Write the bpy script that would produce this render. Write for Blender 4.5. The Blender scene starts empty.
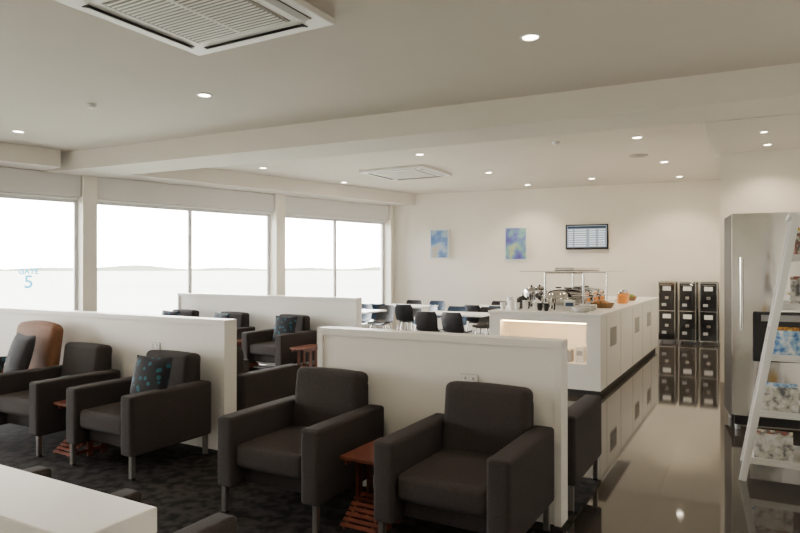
import bpy, bmesh, math, random
from mathutils import Vector, Matrix
random.seed(7)
scene=bpy.context.scene

# ------------------------------------------------------------ materials
def M(name,col,rough=.5,metal=0,noise=0,scale=40,bump=0,bscale=200,emit=None,es=0,spec=.5,coat=0):
    m=bpy.data.materials.new(name); m.use_nodes=True
    nt=m.node_tree; b=nt.nodes['Principled BSDF']
    b.inputs['Base Color'].default_value=(*col,1)
    b.inputs['Roughness'].default_value=rough
    b.inputs['Metallic'].default_value=metal
    b.inputs['Specular IOR Level'].default_value=spec
    b.inputs['Coat Weight'].default_value=coat
    tc=nt.nodes.new('ShaderNodeTexCoord')
    if noise>0:
        n=nt.nodes.new('ShaderNodeTexNoise'); n.inputs['Scale'].default_value=scale; n.inputs['Detail'].default_value=4
        nt.links.new(tc.outputs['Object'],n.inputs['Vector'])
        r=nt.nodes.new('ShaderNodeValToRGB')
        r.color_ramp.elements[0].position=.3; r.color_ramp.elements[1].position=.7
        r.color_ramp.elements[0].color=(*[max(0,c*(1-noise)) for c in col],1)
        r.color_ramp.elements[1].color=(*[min(1,c*(1+noise)) for c in col],1)
        nt.links.new(n.outputs['Fac'],r.inputs['Fac']); nt.links.new(r.outputs['Color'],b.inputs['Base Color'])
    if bump>0:
        n2=nt.nodes.new('ShaderNodeTexNoise'); n2.inputs['Scale'].default_value=bscale; n2.inputs['Detail'].default_value=3
        nt.links.new(tc.outputs['Object'],n2.inputs['Vector'])
        bp=nt.nodes.new('ShaderNodeBump'); bp.inputs['Strength'].default_value=bump; bp.inputs['Distance'].default_value=.01
        nt.links.new(n2.outputs['Fac'],bp.inputs['Height']); nt.links.new(bp.outputs['Normal'],b.inputs['Normal'])
    if emit:
        b.inputs['Emission Color'].default_value=(*emit,1); b.inputs['Emission Strength'].default_value=es
    return m

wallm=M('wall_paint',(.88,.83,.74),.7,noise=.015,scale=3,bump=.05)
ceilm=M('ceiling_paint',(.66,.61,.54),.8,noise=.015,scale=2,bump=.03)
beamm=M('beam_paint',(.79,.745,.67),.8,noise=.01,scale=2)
whitem=M('white_laminate',(.86,.84,.80),.35,noise=.01,scale=5)
framem=M('white_aluminium',(.72,.72,.72),.4,noise=.01,scale=5)
blindm=M('blind_fabric',(.74,.73,.71),.8,noise=.02,scale=60)
fabric=M('charcoal_fabric',(.043,.036,.036),.9,noise=.22,scale=120,bump=.35,bscale=350,spec=.3)
fabric2=M('tan_fabric',(.22,.095,.045),.7,noise=.15,scale=60,bump=.2)
darkc=M('dark_cushion_fabric',(.028,.028,.033),.9,noise=.2,scale=100,bump=.3)
legm=M('grey_metal_leg',(.25,.24,.23),.35,metal=.8,noise=.05)
redwood=M('mahogany_wood',(.16,.042,.022),.4,noise=.3,scale=14)
steel=M('stainless_steel',(.62,.61,.59),.13,metal=1,noise=.04,scale=6)
chrome=M('polished_chrome',(.60,.59,.58),.10,metal=1,noise=.01)
black=M('black_plastic',(.012,.012,.014),.4,noise=.1)
gloss=M('black_gloss_panel',(.012,.012,.014),.12,noise=.1,coat=.5)
navy=M('navy_plastic',(.02,.045,.09),.4,noise=.1)
greyp=M('grey_plastic',(.35,.35,.35),.5,noise=.03)
white=M('white_plastic',(.8,.8,.79),.4,noise=.01)
porcelain=M('white_porcelain',(.85,.84,.82),.15,noise=.01)
darkslot=M('dark_slot',(.03,.03,.03),.8,noise=.05)
ventgrey=M('grille_grey',(.34,.32,.29),.6,noise=.03)
lampm=M('downlight_lens',(1,.95,.85),.5,noise=.0,emit=(1,.86,.66),es=35)
warmstrip=M('led_strip',(1,.9,.7),.5,emit=(1,.62,.28),es=70)
orangem=M('orange_juice',(.8,.28,.04),.2,noise=.1,coat=.5)
breadm=M('bread_crust',(.48,.24,.09),.6,noise=.35,scale=30,bump=.3,bscale=60)
basketm=M('wicker',(.28,.16,.07),.7,noise=.4,scale=90,bump=.5,bscale=120)
applem=M('apple_skin',(.45,.06,.03),.3,noise=.4,scale=12)
greenm=M('green_fruit',(.25,.4,.06),.3,noise=.2,scale=12)
cardm=M('card_white',(.75,.74,.7),.6,noise=.02)
yellowm=M('bollard_yellow',(.75,.5,.03),.5,noise=.05)
bluedecal=M('blue_vinyl_glow',(.10,.62,.85),.5,noise=.02,emit=(.05,.50,.8),es=3)  # vinyl is no lamp; emission added so the letters look lighter
treem=M('distant_trees',(.15,.165,.125),.9,noise=.15,scale=.05)  # distance haze painted in by lightening the tree colour
apron=M('apron_concrete',(.20,.20,.15),.8,noise=.12,scale=.03)

def ramp_mat(name,kind,cols,scale,rough=.8,bump=.2):
    m=bpy.data.materials.new(name); m.use_nodes=True; nt=m.node_tree; b=nt.nodes['Principled BSDF']
    b.inputs['Roughness'].default_value=rough
    tc=nt.nodes.new('ShaderNodeTexCoord')
    if kind=='vor':
        t=nt.nodes.new('ShaderNodeTexVoronoi'); out='Distance'
    elif kind=='wave':
        t=nt.nodes.new('ShaderNodeTexWave'); t.inputs['Distortion'].default_value=6; t.inputs['Detail Scale'].default_value=2; out='Fac'
    else:
        t=nt.nodes.new('ShaderNodeTexNoise'); t.inputs['Detail'].default_value=6; out='Fac'
    t.inputs['Scale'].default_value=scale
    nt.links.new(tc.outputs['Object'],t.inputs['Vector'])
    r=nt.nodes.new('ShaderNodeValToRGB'); cr=r.color_ramp
    cr.elements[0].position=cols[0][0]; cr.elements[0].color=(*cols[0][1],1)
    cr.elements[1].position=cols[1][0]; cr.elements[1].color=(*cols[1][1],1)
    for p,c in cols[2:]:
        e=cr.elements.new(p); e.color=(*c,1)
    nt.links.new(t.outputs[out],r.inputs['Fac']); nt.links.new(r.outputs['Color'],b.inputs['Base Color'])
    return m
carpetm=ramp_mat('carpet_pile','noise',[(.40,(.006,.005,.005)),(.60,(.032,.028,.026))],12,.95)
carpetm.node_tree.nodes['Principled BSDF'].inputs['Specular IOR Level'].default_value=.15
teal=ramp_mat('teal_patterned_fabric','vor',[(.0,(.01,.07,.10)),(.62,(.008,.010,.018)),(.26,(.012,.11,.15)),(.34,(.008,.010,.018))],17)
teal2=ramp_mat('teal_plain_fabric','noise',[(.3,(.012,.08,.10)),(.7,(.03,.14,.17))],30)
artm1=ramp_mat('art_print_a','noise',[(.30,(.02,.05,.22)),(.68,(.60,.42,.18)),(.48,(.12,.24,.5)),(.56,(.4,.5,.6))],2.6,.4)
artm2=ramp_mat('art_print_b','noise',[(.30,(.05,.03,.22)),(.68,(.70,.60,.22)),(.46,(.14,.16,.5)),(.55,(.2,.42,.42))],3.2,.4)
magm=[ramp_mat('magazine_cover_%d'%i,'noise',[(.35,a),(.65,b),(.5,c)],22,.3) for i,(a,b,c) in enumerate([
 ((.6,.08,.04),(.8,.75,.6),(.1,.1,.1)),((.75,.4,.04),(.8,.7,.1),(.3,.1,.03)),((.05,.15,.45),(.8,.8,.8),(.3,.5,.7)),((.7,.7,.7),(.1,.1,.12),(.5,.5,.45))])]

tile=bpy.data.materials.new('polished_floor_tile'); tile.use_nodes=True
nt=tile.node_tree; b=nt.nodes['Principled BSDF']
tc=nt.nodes.new('ShaderNodeTexCoord'); br=nt.nodes.new('ShaderNodeTexBrick')
br.offset=0; br.inputs['Scale'].default_value=1; br.inputs['Mortar Size'].default_value=.005
br.inputs['Brick Width'].default_value=.6; br.inputs['Row Height'].default_value=.6
br.inputs['Color1'].default_value=(.050,.043,.038,1); br.inputs['Color2'].default_value=(.058,.050,.044,1); br.inputs['Mortar'].default_value=(.010,.009,.008,1)
nt.links.new(tc.outputs['Object'],br.inputs['Vector']); nt.links.new(br.outputs['Color'],b.inputs['Base Color'])
b.inputs['Roughness'].default_value=.045; b.inputs['IOR'].default_value=1.6

glassm=bpy.data.materials.new('window_glass'); glassm.use_nodes=True
nt=glassm.node_tree; nt.nodes.clear()
o=nt.nodes.new('ShaderNodeOutputMaterial'); mx=nt.nodes.new('ShaderNodeMixShader'); tr=nt.nodes.new('ShaderNodeBsdfTransparent'); gl=nt.nodes.new('ShaderNodeBsdfGlossy')
gl.inputs['Roughness'].default_value=.02; fr=nt.nodes.new('ShaderNodeFresnel'); fr.inputs['IOR'].default_value=1.3
nt.links.new(fr.outputs[0],mx.inputs[0]); nt.links.new(tr.outputs[0],mx.inputs[1]); nt.links.new(gl.outputs[0],mx.inputs[2]); nt.links.new(mx.outputs[0],o.inputs[0])

# ------------------------------------------------------------ mesh builder
class B:
    def __init__(s): s.bm=bmesh.new(); s.mats=[]
    def mi(s,m):
        if m not in s.mats: s.mats.append(m)
        return s.mats.index(m)
    def _merge(s,t,m,rot=None,loc=(0,0,0)):
        mt=Matrix.Translation(loc)@(rot.to_4x4() if rot else Matrix.Identity(4))
        bmesh.ops.transform(t,matrix=mt,verts=t.verts)
        i=s.mi(m)
        for f in t.faces: f.material_index=i; f.smooth=True
        me=bpy.data.meshes.new('t'); t.to_mesh(me); t.free(); s.bm.from_mesh(me); bpy.data.meshes.remove(me)
    def box(s,c,d,m,bev=0,seg=2,rot=None):
        t=bmesh.new(); bmesh.ops.create_cube(t,size=1); bmesh.ops.scale(t,vec=d,verts=t.verts)
        if bev: bmesh.ops.bevel(t,geom=t.edges[:],offset=bev,segments=seg,affect='EDGES',profile=.5)
        s._merge(t,m,rot,c)
    def bb(s,x0,x1,y0,y1,z0,z1,m,bev=0,seg=2):
        s.box(((x0+x1)/2,(y0+y1)/2,(z0+z1)/2),(abs(x1-x0),abs(y1-y0),abs(z1-z0)),m,bev,seg)
    def cyl(s,p0,p1,r,m,r2=None,seg=16):
        p0=Vector(p0);p1=Vector(p1);d=p1-p0
        t=bmesh.new(); bmesh.ops.create_cone(t,cap_ends=True,segments=seg,radius1=r,radius2=r if r2 is None else r2,depth=d.length)
        s._merge(t,m,d.to_track_quat('Z','Y').to_matrix(),(p0+p1)/2)
    def lathe(s,prof,c,m,seg=24):
        t=bmesh.new(); rings=[]
        for r,z in prof:
            rings.append([t.verts.new((r*math.cos(a*2*math.pi/seg),r*math.sin(a*2*math.pi/seg),z)) for a in range(seg)] if r>1e-5 else [t.verts.new((0,0,z))])
        for a,b_ in zip(rings,rings[1:]):
            for i in range(seg):
                j=(i+1)%seg
                if len(a)==1 and len(b_)==1: continue
                if len(a)==1: t.faces.new((a[0],b_[j],b_[i]))
                elif len(b_)==1: t.faces.new((a[i],a[j],b_[0]))
                else: t.faces.new((a[i],a[j],b_[j],b_[i]))
        bmesh.ops.recalc_face_normals(t,faces=t.faces)
        s._merge(t,m,None,c)
    def sph(s,c,r,m,sc=(1,1,1)):
        t=bmesh.new(); bmesh.ops.create_uvsphere(t,u_segments=14,v_segments=9,radius=r); bmesh.ops.scale(t,vec=sc,verts=t.verts)
        s._merge(t,m,None,c)
    def soft(s,c,d,r,m,bulge=(0,0,0),rot=None,n=6):
        hx,hy,hz=[v/2 for v in d]
        def samp(h):
            e=[h-r*(1-math.sin(k*math.pi/8)) for k in range(5)]
            mid=[-(h-r)+2*(h-r)*k/n for k in range(1,n)]
            return [-v for v in reversed(e)]+mid+e
        X,Y,Z=samp(hx),samp(hy),samp(hz)
        t=bmesh.new()
        def P(x,y,z):
            q=Vector((max(-hx+r,min(hx-r,x)),max(-hy+r,min(hy-r,y)),max(-hz+r,min(hz-r,z))))
            dlt=Vector((x,y,z))-q
            p=q+(dlt.normalized()*r if dlt.length>1e-9 else dlt)
            a,b_,c_=1-(x/hx)**2,1-(y/hy)**2,1-(z/hz)**2
            if abs(abs(x)-hx)<1e-9: p.x+=math.copysign(bulge[0]*b_*c_,x)
            if abs(abs(y)-hy)<1e-9: p.y+=math.copysign(bulge[1]*a*c_,y)
            if abs(abs(z)-hz)<1e-9: p.z+=math.copysign(bulge[2]*a*b_,z)
            return t.verts.new(p)
        def grid(U,V,f):
            g=[[P(*f(u,v)) for v in V] for u in U]
            for i in range(len(U)-1):
                for j in range(len(V)-1):
                    t.faces.new((g[i][j],g[i+1][j],g[i+1][j+1],g[i][j+1]))
        for sg in (-1,1):
            grid(X,Y,lambda u,v:(u,v,sg*hz)); grid(X,Z,lambda u,v:(u,sg*hy,v)); grid(Y,Z,lambda u,v:(sg*hx,u,v))
        bmesh.ops.remove_doubles(t,verts=t.verts,dist=.0003)
        bmesh.ops.recalc_face_normals(t,faces=t.faces)
        s._merge(t,m,rot,c)
    def pillow(s,c,w,h,th,m,rot=None,n=14):
        t=bmesh.new(); g={}
        for sg in (-1,1):
            for i in range(n+1):
                for j in range(n+1):
                    u=-1+2*i/n; v=-1+2*j/n
                    k=max(0,(1-u*u)*(1-v*v))**.42
                    pin=1-.07*(1-abs(u*v))*(max(abs(u),abs(v))**3)
                    g[sg,i,j]=t.verts.new((u*w/2*pin,sg*th/2*k,v*h/2*pin))
            for i in range(n):
                for j in range(n):
                    t.faces.new((g[sg,i,j],g[sg,i+1,j],g[sg,i+1,j+1],g[sg,i,j+1]))
        bmesh.ops.remove_doubles(t,verts=t.verts,dist=.0005)
        bmesh.ops.recalc_face_normals(t,faces=t.faces)
        s._merge(t,m,rot,c)
    def prism(s,pts,z0,z1,m):
        t=bmesh.new(); a=[t.verts.new((x,y,z0)) for x,y in pts]; b_=[t.verts.new((x,y,z1)) for x,y in pts]
        t.faces.new(a); t.faces.new(b_)
        for i in range(len(pts)):
            j=(i+1)%len(pts); t.faces.new((a[i],a[j],b_[j],b_[i]))
        bmesh.ops.recalc_face_normals(t,faces=t.faces)
        s._merge(t,m)
    def sheet(s,path,wfun,curve,th,m,n=8):
        t=bmesh.new(); L=[[],[]]
        for k,(y,z) in enumerate(path):
            a=path[max(0,k-1)]; b_=path[min(len(path)-1,k+1)]
            tg=Vector((0,b_[0]-a[0],b_[1]-a[1])).normalized(); nr=Vector((0,-tg.z,tg.y))
            if nr.z<0 and abs(nr.z)>.5: nr=-nr
            rows=[[],[]]
            for i in range(n+1):
                u=-1+2*i/n
                p=Vector((u*wfun(k)/2,y,z))+nr*(curve*u*u)
                rows[0].append(t.verts.new(p)); rows[1].append(t.verts.new(p-nr*th))
            L[0].append(rows[0]); L[1].append(rows[1])
        K=len(path)
        for q in (0,1):
            for k in range(K-1):
                for i in range(n): t.faces.new((L[q][k][i],L[q][k+1][i],L[q][k+1][i+1],L[q][k][i+1]))
        for k in range(K-1):
            for i in (0,n): t.faces.new((L[0][k][i],L[0][k+1][i],L[1][k+1][i],L[1][k][i]))
        for i in range(n):
            for k in (0,K-1): t.faces.new((L[0][k][i],L[0][k][i+1],L[1][k][i+1],L[1][k][i]))
        bmesh.ops.recalc_face_normals(t,faces=t.faces)
        s._merge(t,m)
    def mesh(s,name):
        me=bpy.data.meshes.new(name); s.bm.to_mesh(me); s.bm.free()
        for m in s.mats: me.materials.append(m)
        me.set_sharp_from_angle(angle=math.radians(38))
        return me
    def done(s,name,loc=(0,0,0),rz=0):
        return place(s.mesh(name),name,loc,rz)
def place(me,name,loc=(0,0,0),rz=0,wn=True):
    ob=bpy.data.objects.new(name,me); ob.location=loc; ob.rotation_euler=(0,0,rz)
    scene.collection.objects.link(ob)
    if wn:
        w=ob.modifiers.new('wn','WEIGHTED_NORMAL'); w.keep_sharp=True
    return ob

RX=lambda a:Matrix.Rotation(math.radians(a),3,'X')
RY=lambda a:Matrix.Rotation(math.radians(a),3,'Y')
RZ=lambda a:Matrix.Rotation(math.radians(a),3,'Z')

# ------------------------------------------------------------ room shell
C=Vector((-8.4,14.2)); WA=math.radians(-14.46)
wd=Vector((math.sin(-WA),math.cos(-WA)))     # along window wall (towards back wall)
wn_=Vector((wd.y,-wd.x))                      # into the room
def W(s,off=0): 
    p=C+wd*s+wn_*off; return (p.x,p.y)
def backY(x): return 14.2+.125*(x+8.4)
HC=3.5; HL=3.2
S0=-16.2
f=B(); f.prism([W(S0,-.15),(1.6,-1.5),(1.6,backY(1.6)),W(0,-.15)],-.1,0,tile); f.done('floor')
f=B(); f.prism([W(-15.0,.26),(-1.0,-1.3),(-1.0,4.85),(-3.4,4.85),(-3.4,7.6),W(-6.8,.26)],0,.012,carpetm); f.done('floor_carpet')
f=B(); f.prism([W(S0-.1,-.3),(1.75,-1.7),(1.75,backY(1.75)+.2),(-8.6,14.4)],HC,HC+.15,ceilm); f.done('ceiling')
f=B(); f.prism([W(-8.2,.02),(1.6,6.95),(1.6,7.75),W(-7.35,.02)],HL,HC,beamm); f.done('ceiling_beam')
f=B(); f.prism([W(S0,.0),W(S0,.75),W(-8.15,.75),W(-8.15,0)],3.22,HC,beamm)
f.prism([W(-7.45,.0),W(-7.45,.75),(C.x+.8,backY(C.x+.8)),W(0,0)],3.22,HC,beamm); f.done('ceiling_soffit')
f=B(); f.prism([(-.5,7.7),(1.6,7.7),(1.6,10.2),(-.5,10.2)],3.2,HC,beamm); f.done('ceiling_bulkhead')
f=B(); f.prism([(C.x-.2,backY(C.x)),(1.75,backY(1.75)),(1.75,backY(1.75)+.2),(C.x-.2,backY(C.x)+.2)],0,HC,wallm); f.done('wall_back')
f=B(); f.bb(1.6,1.75,-1.6,15.5,0,HC,wallm); f.done('wall_right')
f=B(); f.bb(-12.7,1.75,-1.65,-1.5,0,HC,wallm); f.done('wall_near')
f=B(); f.bb(-.42,1.6,9.9,10.02,0,3.2,wallm); f.bb(-.42,-.30,10.02,15.15,0,HC,wallm); f.done('wall_kitchen')
f=B()
f.prism([(C.x,backY(C.x)-.015),(-.43,backY(-.43)-.015),(-.43,backY(-.43)),(C.x,backY(C.x))],0,.1,whitem); f.done('baseboard_back')

# window wall in local frame, x into room, y along
f=B()
f.bb(-.14,.0,S0,0.1,0,.12,framem); f.bb(-.14,0,S0,0.1,2.8,HC,wallm)
f.done('wall_window',(C.x,C.y,0),WA)
cols=[-.02,-3.5,-7.5,-11.5,-15.5]
for s in cols:
    f=B(); w=.24 if s<-1 else .1
    f.bb(-.14,.22,s-w/2,s+w/2,0,3.22,wallm,.005); f.done('window_column',(C.x,C.y,0),WA)
for k in range(4):
    y0=cols[k+1]+.12; y1=cols[k]-.12 if k else -.07
    f=B(); ym=(y0+y1)/2
    for z0,z1 in ((.12,.18),(2.74,2.8)): f.bb(-.10,-.04,y0,y1,z0,z1,framem,.004)
    for a,b_ in ((y0,y0+.05),(ym-.035,ym+.035),(y1-.05,y1)): f.bb(-.10,-.035,a,b_,.18,2.74,framem,.004)
    f.bb(-.075,-.069,y0+.05,ym-.035,.18,2.74,glassm); f.bb(-.075,-.069,ym+.035,y1-.05,.18,2.74,glassm)
    f.done('window_%d'%(k+1),(C.x,C.y,0),WA)
    f=B(); f.bb(.005,.15,y0+.01,y1-.01,2.83,3.215,blindm,.01); f.cyl((.08,y0+.03,2.81),(.08,y1-.03,2.81),.022,whitem); f.done('roller_blind',(C.x,C.y,0),WA)
    l=bpy.data.lights.new('window_portal','AREA'); l.shape='RECTANGLE'; l.size=2.6; l.size_y=y1-y0; l.cycles.is_portal=True
    lo=bpy.data.objects.new('window_portal',l); scene.collection.objects.link(lo)
    px=W(ym,-.16); lo.location=(px[0],px[1],1.46)
    lo.rotation_euler=(Matrix.Rotation(WA,3,'Z')@Matrix(((0,0,-1),(0,1,0),(1,0,0)))).to_euler()

# gate decal on the glass
def text(body,size,m,name,loc,rot):
    cu=bpy.data.curves.new(name,'FONT'); cu.body=body; cu.size=size; cu.extrude=.001; cu.offset=.004; cu.align_x='CENTER'; cu.align_y='CENTER'
    o_=bpy.data.objects.new(name+'_tmp',cu); scene.collection.objects.link(o_)
    dg=bpy.context.evaluated_depsgraph_get(); me=bpy.data.meshes.new_from_object(o_.evaluated_get(dg)); bpy.data.objects.remove(o_)
    me.materials.clear(); me.materials.append(m)
    ob=bpy.data.objects.new(name,me); scene.collection.objects.link(ob); ob.location=loc; ob.rotation_euler=rot; return ob
emp=bpy.data.objects.new('gate_number_decal',None); scene.collection.objects.link(emp)
p=W(-8.38,-.062)
for bd,sz,z in (('GATE',.12,1.54),('5',.30,1.36)):
    t=text(bd,sz,bluedecal,'letters_'+bd.lower(),(p[0],p[1],z),(math.pi/2,0,WA+math.pi/2)); t.parent=emp

# ------------------------------------------------------------ outside
f=B(); f.prism([(-900,-500),(-12.7,-500),W(0,-.3),(-8.7,900),(-900,900)],-.25,-.15,apron); f.done('airport_apron')
f=B(); random.seed(3)
t=bmesh.new(); prev=None
for i in range(800):
    a=math.radians(92+ i*.12); R=420
    x,y=R*math.cos(a),R*math.sin(a); h=1.2+.5*math.sin(i*.11)+random.random()*.5+ 1.6*max(0,math.sin(i*.031+1))**3
    v=(t.verts.new((x,y,-.14)),t.verts.new((x,y,h)),t.verts.new((x*1.02,y*1.02,h)),t.verts.new((x*1.02,y*1.02,-.14)))
    if prev:
        for q in range(3): t.faces.new((prev[q],v[q],v[q+1],prev[q+1]))
    prev=v
bmesh.ops.recalc_face_normals(t,faces=t.faces); f._merge(t,treem)
f.done('distant_tree_line')
for s,o_ in ((-9.0,-6),(-7.2,-7)):
    f=B(); p=W(s,o_); f.cyl((0,0,-.15),(0,0,.75),.09,yellowm); f.cyl((0,0,.45),(0,0,.55),.095,black); f.done('safety_bollard',(p[0],p[1],0))

# ------------------------------------------------------------ partitions
def partition(x0,x1,y0,y1,h=1.15):
    f=B()
    f.bb(x0+.03,x1-.03,y0+.015,y1-.015,.08,h-.05,whitem)
    f.bb(x0+.02,x1-.02,y0+.02,y1-.02,0.012,.09,whitem)
    f.bb(x0,x1,y0,y1,h-.05,h,whitem,.004)
    f.bb(x0,x0+.045,y0,y1,.012,h-.05,whitem,.003); f.bb(x1-.045,x1,y0,y1,.012,h-.05,whitem,.003)
    f.done('low_partition')
partition(-2.88,-1.03,3.84,3.99); partition(-8.3,-3.98,3.98,4.13); partition(-9.05,-5.2,7.9,8.05); partition(-4.2,-.98,.64,.81)
def outlet(x,y,z):
    f=B(); f.box((0,0,0),(.115,.012,.072),white,.004)
    for dx in (-.028,.028):
        f.box((dx,-.0065,.012),(.012,.004,.018),greyp,.001); f.box((dx-.009,-.0065,-.014),(.004,.003,.011),darkslot,rot=RY(25)); f.box((dx+.009,-.0065,-.014),(.004,.003,.011),darkslot,rot=RY(-25))
    f.box((0,.003,0),(.121,.006,.078),greyp,.002)
    f.done('power_outlet',(x,y,z))
outlet(-1.64,3.848,.86); outlet(-4.86,3.988,.87)

# ------------------------------------------------------------ armchairs
def armchair_mesh(fab,bh=.86,name='armchair'):
    f=B()
    for sx in (-1,1):
        f.soft((sx*.335,0,.405),(.13,.80,.45),.022,fab,(.004,.003,.003))
        f.box((sx*.335,0,.188),(.11,.76,.014),black)
    f.soft((0,.05,.265),(.55,.66,.15),.02,fab)
    f.soft((0,-.065,.385),(.535,.62,.15),.035,fab,(0,.01,.018))
    f.soft((0,.30,(bh+.25)/2),(.545,.17,bh-.25),.045,fab,(0,.012,.01),rot=RX(-7))
    f.soft((0,.365,.50),(.55,.06,.56),.02,fab)
    for sx in (-1,1):
        for y in (-.36,.36):
            f.box((sx*.36,y,.098),(.035,.035,.18),legm,.004)
            f.box((sx*.36,y,.010),(.038,.038,.012),black,.002)
    for sx in (-1,1):
        f.box((sx*.335,-.4035,.61),(.09,.002,.003),black)
    return f.mesh(name)
AC=armchair_mesh(fabric)
def chair(x0,yb,face=-1,dz=.012,rz=0,w=.8):
    o_=place(AC,'armchair',(x0+w/2,yb+face*.4,dz),(0 if face<0 else math.pi)+rz); o_.scale=(w/.8,1,1)
chair(-1.85,3.77); chair(-3.04,3.77,rz=.02); chair(-4.82,3.88); chair(-6.0,3.88)
chair(-1.80,4.07,1); chair(-4.75,4.19,1); chair(-2.98,4.07,1)
chair(-6.66,7.8,rz=-.04); chair(-7.9,7.8); chair(-9.05,7.8)
chair(-2.40,1.02,1,w=.66); chair(-3.60,1.02,1,w=.66)
# tan armchair with taller curved back
f=B()
for sx in (-1,1):
    f.soft((sx*.31,-.02,.42),(.10,.66,.34),.04,fabric2,(.006,0,0))
f.soft((0,.0,.30),(.58,.62,.14),.03,fabric2); f.soft((0,-.05,.41),(.52,.54,.12),.04,fabric2,(0,0,.02))
f.soft((0,.27,.66),(.68,.13,.72),.06,fabric2,(0,.02,.035),rot=RX(-8))
for sx in (-1,1):
    for y in (-.3,.3): f.cyl((sx*.29,y,0),(sx*.27,y*.9,.25),.014,redwood,.02)
f.done('tan_armchair',(-6.39,3.50,.012),.0)

def cushion(x,y,z,w,m,rx,rz,name='throw_cushion'):
    f=B(); f.pillow((0,0,0),w,w,.14,m,rot=RZ(rz)@RX(rx)); f.done(name,(x,y,z))
cushion(-4.24,3.43,.70,.38,teal,-14,6)
cushion(-6.26,3.53,.73,.46,darkc,-16,-10)
cushion(-6.30,3.26,.635,.30,teal,-30,12)
cushion(-5.50,3.50,.53,.30,teal2,-78,6)
cushion(-6.10,7.33,.70,.38,teal,-14,8)
cushion(-7.42,7.33,.70,.38,teal,-14,-6)
cushion(-8.6,7.33,.70,.38,teal,-14,6)

# side tables with slatted magazine rack
def side_table(x,y,h=.46):
    f=B(); d=.21
    f.box((0,0,h-.012),(.26,.48,.024),redwood,.004)
    for sx in (-1,1):
        for sy in (-1,1): f.box((sx*.105,sy*d*.3,(h-.024)/2),(.022,.05,h-.024),redwood,.003)
        f.box((sx*.105,0,.05),(.018,.42,.03),redwood,.002); f.box((sx*.105,0,h-.045),(.018,.42,.03),redwood,.002)
    for k in range(7):
        f.box((0,-.235+.030*k,.05+.022*k),(.25,.024,.010),redwood,.002,rot=RX(36))
        f.box((0,.235-.030*k,.05+.022*k),(.25,.024,.010),redwood,.002,rot=RX(-36))
    for sx in (-1,1):
        f.box((sx*.09,-.15,.105),(.014,.25,.016),redwood,.002,rot=RX(36)); f.box((sx*.09,.15,.105),(.014,.25,.016),redwood,.002,rot=RX(-36))
    f.done('side_table',(x,y,.012))
side_table(-2.045,3.36); side_table(-5.01,3.42); side_table(-5.62,7.25); side_table(-7.0,7.4)

# ------------------------------------------------------------ servery counter
CX0,CX1,CY0,CY1,CH=-3.1,-1.65,7.95,13.2,1.03
f=B()
ny=.38; NX0,NX1=-2.95,-1.82
f.bb(CX0,CX1,CY0+ny,CY1,.08,CH-.04,whitem)
f.bb(CX0+.04,CX1-.04,CY0+.04,CY1-.02,0,.09,darkslot)
f.bb(CX0,NX0,CY0,CY0+ny,.08,CH-.04,whitem); f.bb(NX1,CX1,CY0,CY0+ny,.08,CH-.04,whitem)
f.bb(NX0,NX1,CY0,CY0+ny,.08,.40,whitem); f.bb(NX0,NX1,CY0,CY0+ny,.91,CH-.04,whitem)
f.bb(NX0+.02,NX1-.02,CY0+.05,CY0+.07,.898,.909,warmstrip)
f.bb(CX0-.015,CX1+.015,CY0-.015,CY1+.015,CH-.04,CH,whitem,.004)
for y in (8.33,9.3,10.3,11.3,12.3): f.bb(CX1-.001,CX1+.0015,y-.004,y+.004,.09,CH-.05,ventgrey)
for y0 in (8.75,10.7,12.0):
    f.bb(CX1-.001,CX1+.004,y0-.22,y0+.22,.56,.82,cardm)
    for k in range(9): f.bb(CX1+.003,CX1+.008,y0-.20,y0+.20,.575+k*.027,.586+k*.027,darkslot)
f.done('servery_counter')
f=B()
for i,(x,w,h) in enumerate(((-1.93,.10,.20),(-2.08,.09,.15),(-2.22,.10,.12))):
    f.box((x,CY0+.17,.401+h/2),(w,.14,h),cardm if i!=1 else greyp,.003)
    f.box((x,CY0+.099,.401+h*.6),(w*.7,.002,h*.3),greyp)
f.done('tea_boxes')

# sneeze guard
f=B(); z=CH
for y in (9.0,10.6):
    for x in (-2.65,-2.1):
        f.cyl((x,y,z),(x,y,z+.50),.014,chrome); f.cyl((x,y,z),(x,y,z+.012),.04,chrome)
    f.cyl((-2.65,y,z+.50),(-2.1,y,z+.50),.012,chrome)
f.bb(-2.95,-1.75,8.75,10.85,z+.515,z+.525,glassm)
f.bb(-2.50,-2.22,8.95,10.65,z+.527,z+.575,steel,.01)
f.done('sneeze_guard')
def chafing(x,y,rz=0):
    f=B(); f.box((0,0,.095),(.56,.36,.09),chrome,.015); f.box((0,0,.145),(.58,.38,.012),chrome,.005); f.box((0,0,.135),(.565,.365,.008),black)
    for sx in (-1,1):
        for sy in (-1,1): f.cyl((sx*.24,sy*.15,0),(sx*.24,sy*.15,.07),.012,black)
    f.cyl((0,0,.0),(0,0,.045),.04,black)
    f.soft((0,0,.19),(.54,.35,.085),.035,chrome,(0,0,.03)); f.cyl((-.06,-.0,.275),(.06,0,.275),.011,black); f.cyl((-.05,0,.24),(-.05,0,.275),.007,chrome); f.cyl((.05,0,.24),(.05,0,.275),.007,chrome)
    f.done('chafing_dish',(x,y,CH+.001),rz)
chafing(-2.38,9.25); chafing(-2.38,9.80); chafing(-2.38,10.3)
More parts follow.
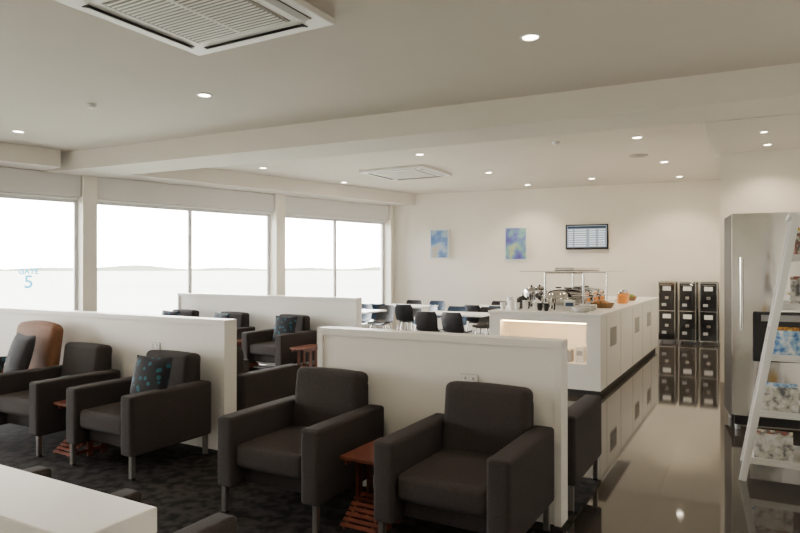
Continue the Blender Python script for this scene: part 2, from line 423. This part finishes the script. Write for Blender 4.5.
def round_chafer(x,y):
    f=B(); 
    for k in range(3):
        a=k*2.094+.4; f.cyl((.15*math.cos(a),.15*math.sin(a),0),(.14*math.cos(a),.14*math.sin(a),.08),.012,black)
    f.lathe([(0,.06),(.12,.06),(.18,.10),(.19,.15),(.20,.155),(.19,.165),(.17,.21),(.12,.25),(.05,.27),(0,.272)],(0,0,0),chrome,32)
    f.cyl((-.04,0,.30),(.04,0,.30),.010,black); f.cyl((-.035,0,.265),(-.035,0,.30),.006,chrome); f.cyl((.035,0,.265),(.035,0,.30),.006,chrome)
    f.done('soup_tureen',(x,y,CH+.001))
round_chafer(-2.35,8.62)
def urn(x,y,h=.36):
    f=B(); f.lathe([(0,0),(.11,0),(.11,.03),(.09,.04)],(0,0,0),black,28); f.lathe([(.09,.04),(.10,.07),(.115,h*.7),(.10,h*.85),(.09,h*.87),(.05,h*.95),(0,h*.97)],(0,0,0),chrome,28)
    f.sph((0,0,h),.018,black); f.cyl((0,-.10,.10),(0,-.16,.10),.010,chrome); f.cyl((0,-.15,.10),(0,-.15,.07),.008,chrome); f.box((0,-.15,.125),(.012,.012,.05),black,.002)
    for sg in (-1,1): f.cyl((sg*.11,0,h*.5),(sg*.145,0,h*.5),.007,black); f.cyl((sg*.145,0,h*.38),(sg*.145,0,h*.62),.009,black)
    f.done('coffee_urn',(x,y,CH+.001))
urn(-2.90,9.15,.30); urn(-2.90,9.55,.30)
def pot(x,y,r,h,m,lidm,name):
    f=B(); f.lathe([(0,0),(r*.9,0),(r,.02),(r,h),(r*1.05,h+.008),(r*.9,h+.02),(r*.4,h+.045),(0,h+.05)],(0,0,0),m)
    f.sph((0,0,h+.06),.016,lidm); f.cyl((r,0,h*.25),(r+.04,0,h*.3),.007,lidm); f.cyl((r+.04,0,h*.3),(r+.04,0,h*.8),.007,lidm); f.cyl((r,0,h*.85),(r+.04,0,h*.8),.007,lidm)
    f.done(name,(x,y,CH+.001))
pot(-2.9,8.72,.08,.12,black,chrome,'soup_pot'); pot(-2.68,8.72,.055,.16,black,chrome,'coffee_plunger')
pot(-2.60,8.45,.06,.09,porcelain,chrome,'sugar_jar')
def cups(x,y,n,m=porcelain,name='cup_stack'):
    f=B()
    for k in range(n):
        f.lathe([(0,.004),(.022,.0),(.026,.006),(.038,.05),(.041,.068),(.037,.066),(.033,.045),(.0,.012)],(0,0,k*.032),m)
    f.done(name,(x,y,CH+.001))
for x,y,n in ((-3.0,8.2,2),(-2.9,8.28,3),(-2.8,8.2,2),(-2.7,8.25,3),(-2.98,8.42,4)): cups(x,y,n)
for x,y,n in ((-2.85,8.45,3),(-2.76,8.52,2),(-2.5,8.25,2),(-2.4,8.2,2)): cups(x,y,n,black)
def plates(x,y,n):
    f=B()
    for k in range(n): f.lathe([(0,0),(.06,0),(.10,.012),(.12,.02),(.118,.024),(.09,.014),(0,.006)],(0,0,k*.009),porcelain)
    f.done('plate_stack',(x,y,CH+.001))
plates(-1.95,8.25,5); plates(-1.95,8.6,7)
def basket(x,y,kind):
    f=B(); f.lathe([(0,0),(.12,0),(.14,.02),(.16,.06),(.165,.07),(.15,.065),(.13,.03),(0,.02)],(0,0,0),basketm)
    random.seed(int(x*100+y*10))
    for k in range(11):
        a=random.random()*6.28; r=random.random()*.10
        p_=(r*math.cos(a),r*math.sin(a),.05+.04*(1-r/.1)*random.random()+.015)
        if kind=='bread': f.sph(p_,.038,breadm,(1.3,.9,.7))
        else: f.sph(p_,.038,random.choice([applem,greenm,orangem]))
    f.done('bread_basket' if kind=='bread' else 'fruit_bowl',(x,y,CH+.001))
basket(-1.90,9.3,'bread'); basket(-1.95,11.6,'fruit')
def jar(x,y,m,h=.22):
    f=B(); f.lathe([(0,0),(.07,0),(.085,.02),(.085,h*.75),(.06,h*.9),(.06,h),(0,h)],(0,0,0),m); f.lathe([(0,h),(.065,h),(.065,h+.025),(.0,h+.03)],(0,0,0),chrome)
    f.cyl((-.085,0,.04),(-.12,0,.04),.01,chrome); f.done('juice_dispenser',(x,y,CH+.001))
jar(-1.85,10.55,orangem,.17); jar(-1.9,10.98,orangem,.18)
f=B(); f.box((0,0,.11),(.34,.26,.20),steel,.02); f.box((0,-.132,.1),(.2,.004,.1),black,.002)
for dx in (-.07,.07): f.box((dx,0,.212),(.03,.2,.004),darkslot)
f.cyl((-.12,-.13,.05),(-.12,-.15,.05),.014,black); f.cyl((.12,-.13,.05),(.12,-.15,.05),.014,black)
f.done('toaster',(-2.75,11.1,CH+.001))
f=B(); f.box((0,.0,.075),(.14,.004,.15),cardm,rot=RX(-12)); f.box((0,.02,.07),(.14,.004,.15),cardm,rot=RX(14)); f.box((0,-.004,.09),(.1,.004,.05),navy,rot=RX(-12))
f.done('menu_card',(-2.12,8.3,CH+.001))

# ------------------------------------------------------------ galley carts
for i in range(3):
    f=B(); w=.345
    f.bb(-w/2,w/2,0,.42,.06,1.30,black,.008)
    f.bb(-w/2+.02,w/2-.02,-.012,.0,.09,1.28,gloss,.004)
    for xx in (-w/2+.012,w/2-.012): f.bb(xx-.010,xx+.010,-.016,.0,.06,1.30,steel,.002)
    for z in (.075,.69,1.285): f.bb(-w/2+.01,w/2-.01,-.017,0,z-.010,z+.010,steel,.002)
    for z1 in (.68,1.27):
        f.bb(-.08,.08,-.018,-.01,z1-.15,z1-.06,cardm,.002)
        f.bb(-.035,.035,-.024,-.01,z1-.33,z1-.27,steel,.003)
        f.bb(-.10,-.01,-.018,-.01,z1-.48,z1-.42,greyp,.002)
    f.cyl((-w/2+.05,-.03,1.24),(w/2-.05,-.03,1.24),.008,steel)
    f.bb(-w/2,w/2,-.01,.42,1.30,1.315,steel,.003)
    for sx in (-1,1):
        for y in (.05,.36): f.cyl((sx*.13-.012,y,.03),(sx*.13+.012,y,.03),.03,greyp)
    f.done('galley_cart',(-1.63+i*.40,14.5,0),0)

# ------------------------------------------------------------ wall pictures, tv
ba=math.atan(.125)
def onwall(x,off=.0):
    return (x+math.sin(ba)*off, backY(x)-math.cos(ba)*off)
for x,z,w,h,am in ((-6.95,2.21,.52,.76,artm1),(-5.02,2.19,.56,.82,artm2)):
    f=B(); f.box((0,-.015,0),(w,.03,h),white,.004); f.box((0,-.032,0),(w-.07,.004,h-.07),am)
    p=onwall(x); f.done('framed_picture',(p[0],p[1]-.002,z),ba)
scr=M('tv_screen',(.03,.04,.06),.2,emit=(.30,.35,.38),es=1.3,noise=.0); rowm=M('tv_text_row',(.5,.55,.6),.4,emit=(.6,.68,.75),es=1.2)
f=B(); f.box((0,-.05,0),(.95,.06,.58),black,.01); f.box((0,-.082,.01),(.88,.004,.50),scr); f.box((0,-.01,0),(.3,.03,.3),black)
f.box((0,-.085,.22),(.86,.003,.05),navy)
for k in range(8):
    for xx,ww in ((-.36,.1),(-.14,.26),(.13,.14),(.33,.14)): f.box((xx,-.085,.16-k*.052),(ww,.003,.022),rowm)
p=onwall(-3.38); f.done('flight_information_screen',(p[0],p[1],2.32),ba)

# ------------------------------------------------------------ fridge
f=B(); 
f.bb(0,.80,.065,.70,.10,2.14,black,.01)
N=14
pts2=[(.80*k/N,-.05*math.sin(math.pi*k/N)-.0) for k in range(N+1)]+[(.80,.055),(0,.055)]
f.prism([(x,y) for x,y in pts2],.16,2.13,steel)
f.bb(.17,.66,-.062,-.03,.70,1.18,black,.01); f.bb(.20,.63,-.066,-.06,.74,1.06,darkslot,.004); f.bb(.24,.59,-.066,-.06,1.09,1.15,greyp,.002)
f.bb(.02,.78,.03,.06,.06,.15,black)
f.cyl((.07,-.08,1.0),(.07,-.08,1.70),.014,chrome)
for z in (1.05,1.65): f.cyl((.07,-.08,z),(.07,.0,z),.009,chrome)
for x in (.06,.74):
    for y in (.12,.62): f.cyl((x,y,0),(x,y,.11),.025,greyp)
f.done('upright_refrigerator',(-.19,7.0,0),math.radians(8))

# ------------------------------------------------------------ magazine ladder rack
f=B(); Y0,Y1=0,.55; H=2.0
def rail(x0,x1,y):
    p0=Vector((x0,y,.0));p1=Vector((x1,y,H)); d=p1-p0
    f.box((p0+p1)/2,(.05,.03,d.length),white,.004,rot=RY(math.degrees(math.atan2(d.x,d.z))))
for y in (Y0,Y1):
    rail(-.38,-.03,y); rail(.38,.03,y)
f.box((0,.275,H-.01),(.16,.60,.03),white,.004)
shz=[.14,.50,.92,1.30,1.66]
for z in shz:
    hw=.38-.175*z+.0
    f.box((0,.275,z),(2*hw,.52,.02),white,.003)
    for y in (.02,.53): f.box((0,y,z+.025),(2*hw,.012,.03),white,.002)
rk=f.done('magazine_rack',(.30,5.40,0.0))
random.seed(11)
for z in shz:
    hw=.38-.175*z
    f=B(); nst=2 if z<1.2 else 1
    for q in range(nst):
        cx=(-.5+q)*hw if nst==2 else 0
        h=0; 
        for k in range(random.randint(9,13)):
            th=.008; f.box((cx+random.uniform(-.01,.01),.29+random.uniform(-.02,.02),z+.0105+h+th/2),(min(.25,hw*.9),.34,th),random.choice(magm),.001,rot=RZ(random.uniform(-5,5))); h+=th+.0004
        f.box((cx,.06,z+.115),(min(.25,hw*.92),.008,.20),random.choice(magm),.001,rot=RX(-8))
        f.box((cx,.085,z+.13),(min(.25,hw*.9),.008,.22),random.choice(magm),.001,rot=RX(-8))
    f.done('magazine_stack',(.30,5.40,0))

# ------------------------------------------------------------ dining furniture
def dchair_mesh(m,name):
    f=B()
    path=[(-.21,.435),(-.17,.455),(-.08,.448),(.02,.443),(.10,.450),(.155,.475),(.185,.53),(.205,.60),(.222,.68),(.235,.76),(.24,.82)]
    f.sheet(path,lambda k:[.40,.43,.44,.44,.43,.42,.41,.42,.42,.40,.34][k],.035,.012,m,10)
    for sx in (-1,1):
        f.cyl((sx*.15,-.12,.44),(sx*.21,-.21,0),.010,chrome); f.cyl((sx*.15,.10,.44),(sx*.20,.22,0),.010,chrome)
        f.cyl((sx*.15,-.12,.435),(sx*.15,.10,.435),.010,chrome)
    f.cyl((-.15,-.12,.43),(.15,-.12,.43),.009,chrome); f.cyl((-.15,.10,.43),(.15,.10,.43),.009,chrome)
    return f.mesh(name)
DB=dchair_mesh(black,'dining_chair'); DN=dchair_mesh(navy,'dining_chair_navy')
def dtable(x,y,sx=.8,sy=.8,rz=0):
    f=B(); f.box((0,0,.735),(sx,sy,.03),whitem,.004); f.cyl((0,0,.02),(0,0,.72),.032,chrome)
    f.lathe([(0,0),(.24,0),(.24,.012),(.05,.03),(0,.03)],(0,0,0),chrome); f.box((0,0,.715),(.3,.3,.012),black)
    f.done('dining_table',(x,y,0),rz)
tabs=[(-7.1,10.6,1.2),(-6.9,12.6,1.2),(-4.9,13.2,1.3),(-4.9,10.9,1.3)]
k=0
for x,y,w in tabs:
    dtable(x,y,w,.8)
    for dx in (-.3,.3):
        for sg in (-1,1):
            m=DN if k%3==1 else DB; k+=1
            place(m,'dining_chair',(x+dx+random.uniform(-.04,.04),y+sg*(.60+random.uniform(0,.12)),0),(0 if sg>0 else math.pi)+random.uniform(-.25,.25))
place(DN,'dining_chair',(-6.0,11.7,0),-.7)

# ------------------------------------------------------------ ceiling fixtures
def cassette(x,y,sx,sy,z=HC):
    f=B(); d=.05
    f.bb(-sx/2,sx/2,-sy/2,sy/2,-d,0,whitem,.012)
    f.bb(-sx*.33,sx*.33,-sy*.33,sy*.33,-d-.006,-d+.004,ventgrey,.003)
    n=22
    for k in range(n):
        yy=-sy*.31+sy*.62*k/(n-1); f.bb(-sx*.31,sx*.31,yy-.006,yy+.006,-d-.012,-d-.004,whitem)
    f.bb(-.01,.01,-sy*.31,sy*.31,-d-.014,-d-.004,whitem)
    for sg in (-1,1):
        f.bb(-sx*.36,sx*.36,sg*sy*.42-.035,sg*sy*.42+.035,-d-.003,-d+.003,darkslot); f.bb(sg*sx*.42-.035,sg*sx*.42+.035,-sy*.36,sy*.36,-d-.003,-d+.003,darkslot)
        f.box((0,sg*sy*.42,-d-.012),(sx*.7,.055,.006),white,.002,rot=RX(sg*18)); f.box((sg*sx*.42,0,-d-.012),(.055,sy*.7,.006),white,.002,rot=RY(-sg*18))
    f.done('ceiling_air_conditioner',(x,y,z))
cassette(-3.50,3.25,1.45,1.35); cassette(-6.0,10.9,1.4,1.3)
def downlight(x,y,z=HC,r=.085,e=70):
    f=B(); f.lathe([(r*.72,-.002),(r*.78,-.012),(r,-.008),(r*1.04,0),(r*.7,0)],(0,0,0),white); f.lathe([(0,-.004),(r*.74,-.004),(r*.74,-.001),(0,-.001)],(0,0,0),lampm)
    ob=f.done('downlight',(x,y,z))
    l=bpy.data.lights.new('downlight_beam','SPOT'); l.energy=e; l.color=(1,.79,.55); l.spot_size=math.radians(125); l.spot_blend=.7; l.shadow_soft_size=.06
    lo=bpy.data.objects.new('beam',l); lo.parent=ob; lo.location=(0,0,-.03); scene.collection.objects.link(lo)
for x,y in ((-1.6,5.02),(-5.25,4.95),(-8.9,5.0),(-1.6,1.6),(-5.25,1.6)): downlight(x,y,e=62)
for x,y in ((-1.48,9.64),(-1.4,12.1),(-1.35,14.2),(-4.86,9.3),(-4.6,11.75),(-4.5,13.9),(-8.1,9.1),(-7.9,11.5),(-3.0,13.6)): downlight(x,y,e=100)
for x,y in ((-1.8,8.35),(-3.76,8.15),(-5.86,8.06)): downlight(x,y,HC,.055,25)
downlight(.15,9.4,3.2,.06,55); downlight(.1,8.5,3.2,.05,15)
f=B(); f.lathe([(0,-.045),(.03,-.045),(.045,-.03),(.055,-.008),(.055,0),(0,0)],(0,0,0),white); f.done('smoke_detector',(-6.7,4.6,HC))
f=B(); f.lathe([(0,-.045),(.03,-.045),(.045,-.03),(.055,-.008),(.055,0),(0,0)],(0,0,0),white); f.done('smoke_detector',(-2.6,9.4,HC))
f=B(); f.lathe([(0,-.02),(.06,-.02),(.07,-.012),(.10,-.012),(.11,-.02),(.15,-.01),(.16,0),(0,0)],(0,0,0),ventgrey); f.done('ceiling_speaker',(-1.7,11.2,HC))

# ------------------------------------------------------------ world
w=bpy.data.worlds.new('sky'); scene.world=w; w.use_nodes=True; nt=w.node_tree
bg=nt.nodes['Background']; tc=nt.nodes.new('ShaderNodeTexCoord'); sp=nt.nodes.new('ShaderNodeSeparateXYZ'); r=nt.nodes.new('ShaderNodeValToRGB')
nt.links.new(tc.outputs['Generated'],sp.inputs[0]); nt.links.new(sp.outputs['Z'],r.inputs['Fac']); nt.links.new(r.outputs['Color'],bg.inputs['Color'])
r.color_ramp.elements[0].position=0; r.color_ramp.elements[0].color=(1,.955,.88,1)
r.color_ramp.elements[1].position=.6; r.color_ramp.elements[1].color=(.90,.95,1,1)
bg.inputs['Strength'].default_value=31

# ------------------------------------------------------------ camera
cd=bpy.data.cameras.new('camera'); cd.sensor_width=36; cd.lens=629/800*36; cd.clip_end=2000
co=bpy.data.objects.new('camera',cd); scene.collection.objects.link(co); scene.camera=co
co.location=(0,0,1.6); co.rotation_euler=(math.radians(90.14),0,math.radians(29.4))
